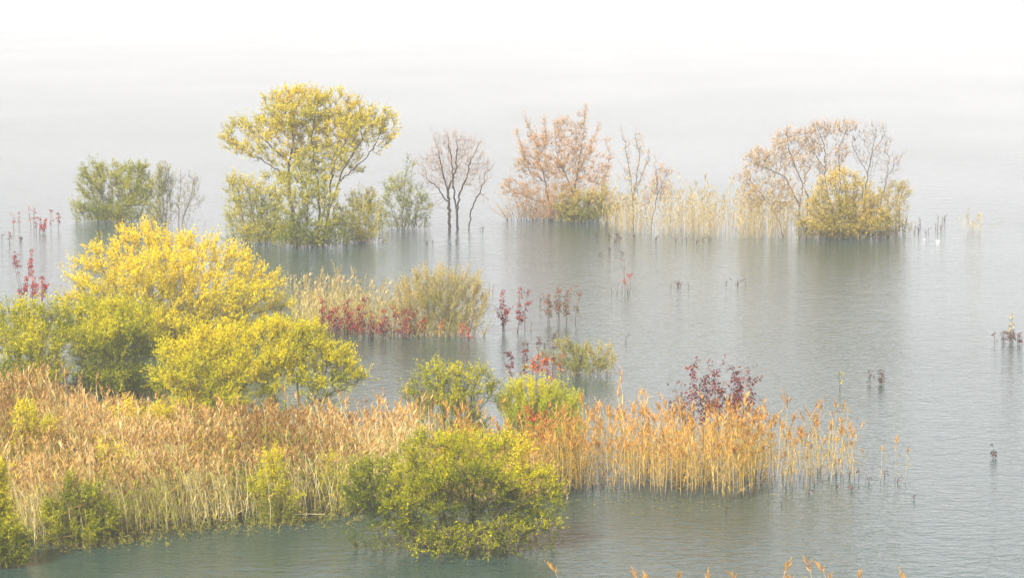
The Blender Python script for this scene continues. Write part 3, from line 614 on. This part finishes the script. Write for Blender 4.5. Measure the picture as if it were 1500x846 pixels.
T('willow_bush', 'yellow leaved bush half hidden in the reeds beside the water gap', 'bush', (210, 700),
  [(190, 612, 26, 18), (235, 615, 26, 16), (215, 630, 36, 14)], 35, 'yellow', 'twigolive', nstem=7, spread=.5, nattr=400, step=.22, kill=.26, shoots=800, lps=8, slen=.42, up=.8, leaf=.13, lw=.034, tint0=.35, depth=.6)

T('willow_bush', 'olive sprig with narrow leaves among the pale stalks, middle of the left reed bank', 'bush', (245, 762),
  [(240, 700, 16, 22), (255, 725, 20, 20)], 36, 'lime', 'twigolive', nstem=5, spread=.5, nattr=240, step=.2, kill=.25, shoots=260, lps=7, slen=.36, up=.9, leaf=.12, lw=.034, tint0=.3, depth=.5)
T('willow_bush', 'green leaning growth touching the left side of the nearest willow', 'bush', (500, 752),
  [(490, 690, 22, 24), (515, 715, 20, 24), (480, 730, 22, 14)], 37, 'lime', 'twigolive', nstem=6, spread=.6, nattr=300, step=.2, kill=.25, shoots=300, lps=7, slen=.36, up=.9, leaf=.12, lw=.034, tint0=.5, depth=.5)
T('willow_bush', 'golden green sprig behind the olive bush near the bottom left', 'bush', (160, 770),
  [(165, 680, 18, 24), (150, 665, 14, 20)], 38, 'lime', 'twigolive', nstem=5, spread=.5, nattr=240, step=.2, kill=.25, shoots=240, lps=7, slen=.4, up=1.1, leaf=.12, lw=.034, tint0=.6, depth=.5)
T('willow_bush', 'narrow lime sprig between the reeds and the bush with dark forking trunks', 'bush', (395, 705),
  [(385, 640, 14, 18), (400, 655, 16, 16)], 39, 'lime', 'twigolive', nstem=5, spread=.5, nattr=200, step=.2, kill=.25, shoots=220, lps=7, slen=.36, up=1.0, leaf=.12, lw=.034, tint0=.5, depth=.5)

# ================================================================== dark brown bank, added to stand for shade between the left reed stems
LEFT = [(-60, 815), (0, 800), (60, 797), (150, 795), (210, 785), (280, 775), (330, 768), (420, 760), (500, 752), (560, 745), (600, 735), (640, 715), (610, 690), (560, 690), (520, 685), (430, 690), (330, 690), (250, 685), (190, 680), (120, 660), (60, 640), (-60, 635)]
rng0 = np.random.default_rng(77)
def shade_fill(name, poly, z, seed, inset=.5):
    W = np.array([G(*p)[:2] for p in poly]); c = W.mean(0); rng = np.random.default_rng(seed)
    pts = []
    for a, b in zip(W, np.roll(W, -1, 0)):
        n = max(2, int(np.linalg.norm(b - a) / .4)); pts += [a + (b - a) * i / n for i in range(n)]
    pts = np.array(pts); d = unit(pts - c); pts = pts - d * (inset + .35 * rng.random((len(pts), 1)))
    inn = pts - unit(pts - c) * .8; n = len(pts)
    V = [(x, y, -.3) for x, y in pts] + [(x, y, z + .05 * rng.random()) for x, y in inn] + [(c[0], c[1], z + .1)]
    F = [(i, (i + 1) % n, n + (i + 1) % n, n + i) for i in range(n)] + [(n + i, n + (i + 1) % n, 2 * n) for i in range(n)]
    m = bpy.data.meshes.new(name); m.from_pydata(V, [], F); m.materials.append(M['shade_fill']); m.update()
    o = bpy.data.objects.new(name, m); C.objects.link(o); tag(o, kind='structure')
shade_fill('shade_bank', LEFT, .06, 3, .9)

# ================================================================== reed beds
greenish = lambda x, y: -.95 * np.clip(wob(np.stack([x, y, x * 0], 1), .42, 2.2) - .1, 0, .8) - .3 * np.clip(wob(np.stack([x, y, x * 0], 1), 1.6, 5.2) - .3, 0, 1) + .06
ragged = lambda x, y: 1 + .13 * wob(np.stack([x, y, x * 0], 1), .7, 4.4) + .08 * wob(np.stack([x, y, x * 0], 1), 2.3, 1.4)
reed_bed('reed_bed', 'wide bank of tan reeds with pale stalks filling the lower left', LEFT, 29, 101, h=2.15, hs=.2, lean=(-.14, 0), blades=6, plume_p=.8, clump=.35, tshift=greenish, hfun=ragged, jl=.13)
RIGHT = [(640, 742), (700, 745), (780, 742), (840, 724), (880, 712), (930, 718), (1000, 722), (1060, 726), (1100, 718), (1130, 700), (1118, 680), (1040, 672), (980, 676), (900, 688), (850, 694), (780, 694), (700, 690), (650, 690)]
reed_bed('reed_bed', 'golden orange reeds standing in the water right of the nearest willow', RIGHT, 17, 102, h=1.8, hs=.3, lean=(-.05, 0), mats=('stemgold', 'bladegold', 'plumegold'), blades=6, plume_p=.85, clump=.4, hfun=ragged, jl=.12)
SPARSE = [(1120, 722), (1180, 712), (1235, 705), (1260, 695), (1240, 685), (1180, 682), (1115, 680)]
reed_bed('reed_bed', 'thin fringe of orange reeds at the right end of the golden reeds', SPARSE, 8, 103, h=1.7, hs=.3, lean=(-.03, 0), mats=('stemgold', 'bladegold', 'plumegold'), blades=4, plume_p=.8, clump=.85)
FAR = [(878, 330), (905, 341), (960, 345), (1000, 346), (1080, 349), (1150, 351), (1250, 350), (1310, 347), (1330, 338), (1300, 334), (1180, 336), (1080, 330), (1000, 330), (940, 330), (890, 324)]
reed_bed('reed_bed', 'pale bleached reeds along the foot of the far trees', FAR, 8.5, 104, h=2.0, hs=.34, lean=(.04, 0), mats=('pale', 'pale', 'pale'), blades=5, plume_p=.7, clump=.8)
reed_bed('reed_bed', 'pale reeds mixed with red saplings in the mid lake clump', [(432, 480), (470, 492), (560, 494), (610, 492), (600, 476), (520, 470), (430, 462)], 13, 105, h=1.65, hs=.28, lean=(-.02, 0), mats=('pale', 'blade', 'pale'), blades=5, plume_p=.7, clump=.6)
reed_bed('reed_bed', 'small faint tuft of reeds standing alone at the far right', [(1408, 337), (1425, 341), (1445, 339), (1448, 334), (1412, 333)], 5, 106, h=.75, hs=.3, lean=(0, 0), mats=('pale', 'pale', 'pale'), blades=4, plume_p=.5, clump=.4)

# single reeds
r5 = np.random.default_rng(8)
for px, py, s_, in [(1135, 712, 1), (1150, 700, 1.05), (1163, 716, .9), (1172, 702, .95), (1186, 712, 1.0), (1199, 698, 1.05), (1207, 706, .8), (1216, 712, .9), (1224, 700, .95), (1233, 706, 1), (1243, 698, 1.0), (1252, 702, .9), (1142, 722, .7), (1178, 722, .7),
                    (1128, 700, 1.05), (1160, 693, 1.1), (1213, 694, .95), (1246, 708, .8)]:
    reed('gold', px + r5.normal() * 2, py, 'orange plumed reed in the thinning right end of the golden reed bed', 'orange reeds at the thinning right end', s_ * .95)
for px, py, s_, lb in [(1268, 702, .55, 'short faint reed with a pale plume just right of the orange reeds'), (1290, 706, .62, 'left of the three last reeds trailing off to the right'),
                       (1311, 704, .78, 'tallest of the three last reeds trailing off to the right'), (1326, 708, .62, 'rightmost reed standing alone in open water')]:
    reed('gold', px, py, lb, None, s_, lean=.03)
for px, hy, lb in [(833, 815, 'single orange reed head just below the nearest willow'), (940, 830, 'curved reed head at the bottom edge, leftmost of the bottom row'), (957, 832, 'thin pale reed head beside the curved one at the bottom edge'),
                   (988, 828, 'dark drooping reed head at the bottom edge'), (1043, 835, 'low bushy reed head at the bottom edge'), (1088, 826, 'upright pale reed head at the bottom edge'), (1120, 839, 'smallest reed tip barely above the bottom edge'),
                   (1137, 815, 'slim pale orange reed head at the bottom edge'), (1143, 836, 'short reed head leaning beside the slim one at the bottom edge'), (1172, 830, 'left leaning head of the reed cluster at the bottom edge'),
                   (1190, 815, 'tallest dark head in the reed cluster at the bottom edge'), (1203, 832, 'low head in the middle of the reed cluster at the bottom edge'), (1224, 814, 'pale orange head right of the reed cluster at the bottom edge'), (1252, 830, 'stout golden head at the bottom edge, right of the cluster'),
                   (1337, 832, 'last small dark reed head at the bottom edge, farthest right')]:
    X, Y, s = G(px, 945); hh = (945 - hy) / s
    reed('front', px + 6, 945, lb, None, hh / 2.75, rot=r5.normal() * .5)
def along(path, n, jx=3, jy=3):
    p = np.array(path, float); t = np.linspace(0, len(p) - 1.001, n); i = t.astype(int); f = (t - i)[:, None]
    q = p[i] * (1 - f) + p[i + 1] * f; return q + r5.normal(size=q.shape) * [jx, jy]
for q in along([(55, 794), (150, 790), (280, 772), (420, 757), (520, 748)], 70): reed('dry', q[0], q[1], 'dry tan reed at the water edge of the lower left reed bank', 'tan reeds along the front of the left bank', .75 + .25 * r5.random())
for q in along([(5, 642), (60, 648), (120, 668), (190, 686), (330, 696), (430, 696), (520, 692)], 75, 3, 4): reed('dry', q[0], q[1], 'tan plumed reed on the back rim of the lower left reed bank', 'plumed reeds along the back of the left bank', .92 + .2 * r5.random())
for q in along([(835, 722), (880, 712), (950, 724), (1060, 730), (1110, 722)], 45): reed('gold', q[0], q[1], 'golden reed on the front edge of the right reed bed', 'golden reeds along the front edge', .7 + .3 * r5.random())
for q in along([(860, 688), (950, 682), (1040, 674), (1115, 682)], 40): reed('gold', q[0], q[1], 'golden plumed reed on the back rim of the right reed bed', 'golden reeds along the back rim', .9 + .22 * r5.random())
for px, py, s_, lb in [(541, 680, .98, 'lone rusty plumed reed left of the airy bush, tallest of two'), (536, 690, .80, 'lone rusty plumed reed left of the airy bush, shorter of two'), (572, 690, .85, 'thin reed head in front of the airy bush')]:
    reed('gold', px, py, lb, None, s_)

# ================================================================== saplings
S = sapling
sd_ = [200]
def SP(lb, px, py, h, mat, **k): sd_[0] += 1; return S(lb, px, py, h, mat, sd_[0], **k)
g = 'red saplings in the left distance'
for px, py, h, l in [(28, 330, 18, 0), (20, 333, 20, 0), (45, 331, 30, -.1)]: SP('faint pinkish sapling far off at the left edge, back row', px, py, h, 'red', lean=l, group=g, leaf=.13, lw=.055, n=20, tint0=.85)
SP('pink sapling with a tall spire, middle of the far left group', 50, 332, 30, 'red', leaf=.13, lw=.055, n=32, tint0=.75)
for px, py, h, l in [(58, 340, 22, .1), (66, 341, 20, 0)]: SP('bushy crimson sapling low in the far left group', px, py, h, 'red', lean=l, group='low crimson saplings far left', stems=3, leaf=.13, lw=.055, tint0=.7)
SP('slim crimson sapling second from the right in the far left group', 75, 338, 30, 'red', leaf=.13, lw=.055, n=32, tint0=.75)
SP('rightmost crimson sapling of the far left group', 86, 336, 25, 'red', leaf=.16, lw=.07, n=32)
SP('tiny dark sprig at the far left edge of the lake', 3, 351, 8, 'drown', n=10, bare=.1)
SP('small dark red sprig below the far left saplings', 14, 353, 14, 'red', tint0=.25, n=22, bare=.1)
SP('drowned dark twig tips right of the small dark red sprig', 30, 352, 6, 'drown', stems=4, n=10, bare=.1)
SP('tall thin pink sapling left of the yellow dome', 28, 430, 62, 'red', bare=.55, lean=-.1, stems=2, leaf=.14, lw=.06, n=36)
SP('tall pink sapling with a full leafy head left of the yellow dome', 40, 432, 68, 'red', bare=.5, lean=.1, stems=2, leaf=.14, lw=.06, n=60, tint0=.6)
for px in (38, 50, 62): SP('short pink red sapling crowding the left edge of the yellow dome', px, 440, 36, 'red', stems=3, group='short pink saplings by the yellow dome', leaf=.14, lw=.06, tint0=.7, n=60)
g = 'crimson saplings in the mid lake clump'
for i, px in enumerate([472, 486, 497, 508, 516, 524, 533, 545, 560, 578, 590, 598, 608, 622]):
    SP('crimson sapling standing in the reeds left of the twiggy dome', px, 491 + (i % 3), [52, 45, 48, 55, 40, 44, 58, 38, 40, 45, 36, 42, 34, 30][i], 'red', stems=3, group=g, n=60, widen=.15, tint0=.5, bare=.15, leaf=.13, lw=.055)
for px, h in [(470, 30), (492, 26), (540, 24), (565, 22), (590, 20)]: SP('short dark sapling under the crimson ones in mid lake', px, 497, h, 'drown', stems=3, group='short dark mid lake saplings', n=26, bare=.2)
SP('rust orange sapling at the foot of the twiggy dome, left of the pair', 675, 497, 22, 'rust', n=46, bare=.1)
SP('rust orange sapling at the foot of the twiggy dome, right of the pair', 686, 497, 21, 'rust', n=46, bare=.1)
SP('red sprig in front of the twiggy dome', 645, 494, 22, 'rust', n=20, bare=.3)
SP('crimson sapling nearest the right side of the twiggy dome', 735, 485, 62, 'red', stems=3, n=90, lean=.03, widen=.16, side=.5)
SP('curving crimson sapling between two leafy clusters in mid lake', 758, 486, 66, 'red', stems=2, n=90, lean=.08, widen=.12, side=.3)
SP('almost bare wand with red leaves only at its tip', 768, 484, 62, 'red', n=14, bare=.85, lean=.1)
for px, py, h, lb in [(803, 473, 44, 'olive brown sapling at the left of the four leafed group'), (818, 472, 52, 'tallest sapling of the four leafed group, brown below and red on top'), (830, 473, 48, 'brownish sapling third in the four leafed group')]:
    SP(lb, px, py, h, 'olivered', stems=2, n=80, widen=.16, side=.5)
SP('slender red tipped sapling at the right of the four leafed group', 843, 474, 48, 'olivered', n=40, lean=.15, bare=.3)
SP('thin leafless shoot left of the four leafed group', 791, 446, 12, 'drown', n=3)
SP('dark wine red sapling with hanging leaves, left one of the pair above the green mound', 748, 558, 46, 'darkred', n=80, bare=.1, widen=.12, tint0=.6)
SP('dark wine red sapling with hanging leaves, right one of the pair above the green mound', 768, 558, 46, 'darkred', n=80, bare=.1, widen=.12, tint0=.6)
for i, (px, h) in enumerate([(780, 30), (787, 34), (795, 36), (802, 32)]): SP('rust red sapling in the row right of the dark pair', px, 551, h, 'rust', n=55, bare=.1, group='rust red saplings in a row', tint0=.45)
SP('rust red sapling beside the small willow, left', 810, 548, 28, 'rust', n=46, bare=.2)
SP('rust red sapling beside the small willow, right', 822, 549, 30, 'rust', n=46, bare=.2)
SP('low rust red sprig at the foot of the small sparse willow', 845, 547, 14, 'rust', n=30, bare=.1)
SP('detached rust sprig in the water left below the small willow', 806, 562, 16, 'rust', n=22, bare=.1)
SP('dark sapling behind the rust red row, left', 789, 520, 28, 'drown', n=40, bare=.3)
SP('dark sapling behind the rust red row, right', 811, 518, 26, 'drown', n=40, bare=.3)
SP('tiny dark floating leaf tuft left of the dark saplings', 772, 508, 7, 'drown', n=12, bare=.1)
SP('tiny dark leaf tuft between the dark saplings', 798, 507, 6, 'drown', n=10, bare=.1)
for px, h, l, lb, mt in [(1012, 148, -.02, 'tall wine red sapling, highest one above the golden reeds', 'darkred'), (1033, 130, .0, 'wine red sapling between the two highest ones above the golden reeds', 'darkred'), (1052, 142, -.04, 'wine red sapling with a forked top above the golden reeds', 'darkred'),
                     (1070, 136, .04, 'wine red sapling right of the forked one above the golden reeds', 'darkred'), (1084, 128, .0, 'drooping wine red sapling near the right of the group above the reeds', 'darkred'),
                     (1094, 124, .05, 'rightmost wine red sapling above the golden reeds', 'darkred'), (1002, 108, -.05, 'shorter blackish sapling left of the highest wine red one', 'drown'), (992, 92, -.08, 'lowest blackish sprig at the left of the wine red saplings', 'drown')]:
    SP(lb, px, 680, h, mt, n=110 if h > 120 else 45, lean=l, bare=.6, widen=.24, side=.9, leaf=.12, lw=.06, tint0=.55, stems=2 if h > 125 else 1)
for px in (775, 787, 800): SP('dark rust sapling buried in the reeds before the green mound', px, 672, 72, 'rust', n=90, bare=.35, widen=.2, tint0=.15, group='rust saplings before the green mound')
# stray plants in open water
SP('thin pink flowered weed standing alone in the open lake', 915, 430, 60, 'red', n=5, bare=.4, stems=1)
SP('pink leaved sprig beside the tall thin weed in open water', 923, 430, 28, 'red', n=22, bare=.7, stems=2, tint0=.9)
for px in (896, 904, 911, 920): SP('short leafless stalk poking up left of the pink leaved sprig', px, 430, 12, 'drown', n=1, group='short leafless stalks in open water', bare=.9)
SP('dark curled leaf tuft in mid water', 994, 419, 8, 'drown', n=16, bare=.0, stems=2)
SP('tiny upright stalk left of the curled leaf tuft', 983, 420, 6, 'drown', n=2, bare=.5)
SP('tiny upright stalk right of the curled leaf tuft', 1009, 421, 6, 'drown', n=2, bare=.5)
SP('small drowned twig with an arching tip', 1092, 417, 10, 'drown', n=3, lean=-.2, bare=.5)
SP('little drowned leaf cluster left of the arching twig', 1080, 417, 4, 'drown', n=9, stems=2, bare=0)
SP('tiny dark ring shaped sprig in mid water', 1064, 416, 5, 'drown', n=7, bare=0)
SP('yellowish single sprig standing alone in the right part of the lake', 1230, 570, 26, 'olive', n=12, bare=.3)
SP('dark speckled sprig, left one of two in the right part of the lake', 1274, 562, 22, 'drown', n=18, bare=.1)
SP('dark speckled sprig, right one of two in the right part of the lake', 1291, 562, 21, 'drown', n=26, bare=.1, stems=2)
SP('small sprig low in the water near the right edge', 1455, 670, 13, 'drown', n=14, bare=.1, stems=2)
SP('speck of dark leaves below the last reed', 1339, 731, 5, 'drown', n=7, bare=0)
SP('dark sprig left of the pale plant at the right edge', 1457, 501, 14, 'drown', n=10, bare=.1)
SP('second dark sprig left of the pale plant at the right edge', 1469, 500, 16, 'drown', n=18, bare=.1, stems=2)
SP('pale plumed plant with dark lower leaves at the right edge', 1481, 500, 42, 'pale', n=26, bare=.5, stems=2)
SP('dark leafy sprig at the foot of the pale plumed plant', 1484, 501, 20, 'drown', n=40, bare=.1, stems=3)
SP('dark sprig touching the right edge of the picture', 1493, 503, 17, 'drown', n=24, bare=.1, stems=2)
for px, py, h in [(876, 347, 6), (892, 349, 7), (903, 346, 6), (900, 355, 5), (908, 352, 5), (929, 350, 8), (960, 353, 5), (990, 353, 4), (1006, 353, 5), (1021, 355, 4), (1029, 353, 3), (1040, 352, 4), (878, 374, 4), (894, 369, 7), (911, 372, 4),
                  (625, 357, 4), (633, 355, 3), (669, 355, 3), (707, 337, 4)]:
    SP('small dark tuft of drowned leaves in front of the far reeds', px, py, h, 'drown', n=9, bare=0, stems=2, group='drowned tufts before the far reeds', leaf=.12, lw=.06, widen=.07, name='drowned_tuft', cat='water plant')
for i in range(22):
    px = r5.uniform(1322, 1388); py = r5.uniform(318, 343)
    SP('small dark weed in the scatter right of the far clump', px, py, r5.uniform(4, 9), 'drown' if i % 3 else 'olive', n=5, bare=.1, group='scattered weeds right of the far clump', leaf=.10, lw=.04, widen=.05, name='water_weed', cat='water plant')
for px, py, h in [(1145, 740, 5), (1185, 725, 6), (1225, 716, 8), (1247, 717, 8), (1258, 702, 16), (1273, 708, 10), (1296, 700, 12), (1315, 706, 6), (840, 756, 4), (1064, 748, 6)]:
    SP('dark broken stub in the water by the thinning reeds', px, py, h, 'drown', n=3, bare=.4, group='dark broken stubs by the reeds', name='broken_stub', cat='stub')
for px, py in [(717, 425), (722, 428), (858, 574), (917, 503), (843, 575), (738, 482), (778, 484)]:
    SP('hair thin leafless stalk in open mid lake water', px, py, 9, 'drown', n=1, bare=.9, group='hair thin stalks in mid lake', name='bare_stalk', cat='stalk')

# leafy fringe at the water's edge and the bent reed
fringe = MB(); rf = np.random.default_rng(9)
fx = along([(30, 800), (150, 797), (280, 780), (420, 764), (520, 756)], 380, 8, 8)
PP = []
for q in fx: X, Y, s = G(*q); PP.append((X, Y))
PP = np.array(PP); n = len(PP); k = np.repeat(np.arange(n), 22); hgt = rf.random(n) ** 1.6 * .8 + .1
u = rf.random(len(k)); B = np.stack([PP[k, 0] + rf.normal(size=len(k)) * .05, PP[k, 1] + rf.normal(size=len(k)) * .05, .02 + u * hgt[k]], 1)
leaves(fringe, B - [0, 100, 0], rf.normal(size=(len(k), 3)) * .6 + [0, 0, .4], .06 + .06 * rf.random(len(k)), np.full(len(k), .017), np.clip(.5 + rf.normal(size=len(k)) * .25, 0, 1), rf)
o = fringe.obj('waterside_weeds', M['olive']); o.location = (0, 100, 0); tag(o, 'low pale green weeds along the water edge of the left reed bank', 'weeds', None, 'stuff')
flt = MB(); q = np.concatenate([along([(40, 803), (150, 802), (280, 786), (420, 768), (500, 765)], 160, 10, 5), along([(520, 790), (600, 806), (690, 812), (780, 800), (835, 785)], 200, 8, 6),
    along([(840, 735), (950, 735), (1060, 738), (1250, 712)], 160, 12, 7), along([(430, 500), (560, 505), (720, 496)], 120, 8, 5), along([(740, 566), (900, 556)], 60, 10, 6), along([(900, 352), (1300, 356)], 80, 14, 4)])
W_ = np.array([G(*p)[:2] for p in q]); n = len(W_); a_ = rf.random(n) * 2 * pi
B = np.stack([W_[:, 0], W_[:, 1] - 100, np.full(n, .012)], 1); D = np.stack([np.cos(a_), np.sin(a_), 0 * a_], 1); L = .06 + .08 * rf.random(n)
sd3 = np.stack([-np.sin(a_), np.cos(a_), 0 * a_], 1) * (L * .2)[:, None]; mid = B + D * (L * .5)[:, None]
flt.quads(np.stack([B, mid + sd3 + [0, 0, .01], B + D * L[:, None], mid - sd3 + [0, 0, .006]], 1).reshape(-1, 3), np.arange(4 * n).reshape(-1, 4), rf.random(n))
o = flt.obj('floating_leaves', M['olive']); o.location = (0, 100, 0); tag(o, 'small fallen leaves floating on the water round the plants', 'leaves', None, 'stuff')
X, Y, s = G(385, 768); br = MB()
pts = np.array([(0, 0, -.05), (.4, .2, .22), (.9, .3, .36), (1.5, .3, .4), (2.1, .3, .38)]) * [1, 1, .8]
frustums(br, pts[:-1], pts[1:], np.array([.03, .026, .02, .014]), np.array([.026, .02, .014, .008]), 6, .8)
o = br.obj('broken_reed_stalk', M['stem']); o.location = (X, Y, 0); tag(o, 'pale bent stalk lying over the water before the left reeds', 'stalk')
X, Y, s = G(1374, 353)
for dx, wd in ((0, .15), (-.75, .06)):  # small white flecks with wavy rims on the water
    a = np.linspace(0, 2 * pi, 14, endpoint=False); rr = 1 + .3 * np.sin(a * 3)
    m = bpy.data.meshes.new('white_fleck')
    V = [(cos(t) * wd * q, sin(t) * wd * 1.2 * q, -.01) for t, q in zip(a, rr)] + [(cos(t) * wd * .6 * q, sin(t) * wd * .7 * q, .035) for t, q in zip(a, rr)] + [(0, 0, .05)]
    m.from_pydata(V, [], [(i, (i + 1) % 14, 14 + (i + 1) % 14, 14 + i) for i in range(14)] + [(14 + i, 14 + (i + 1) % 14, 28) for i in range(14)])
    if 'spot' not in M: M['spot'] = noise_mat('white foam', (.8, .8, .8), (.88, .88, .88), 8)
    m.materials.append(M['spot']); o = bpy.data.objects.new('white_fleck', m); C.objects.link(o); o.location = (X + dx, Y + (1.2 if dx else 0), 0)
    tag(o, 'larger white fleck floating right of the far clump' if not dx else 'smaller white fleck floating beside the larger one', 'spot')
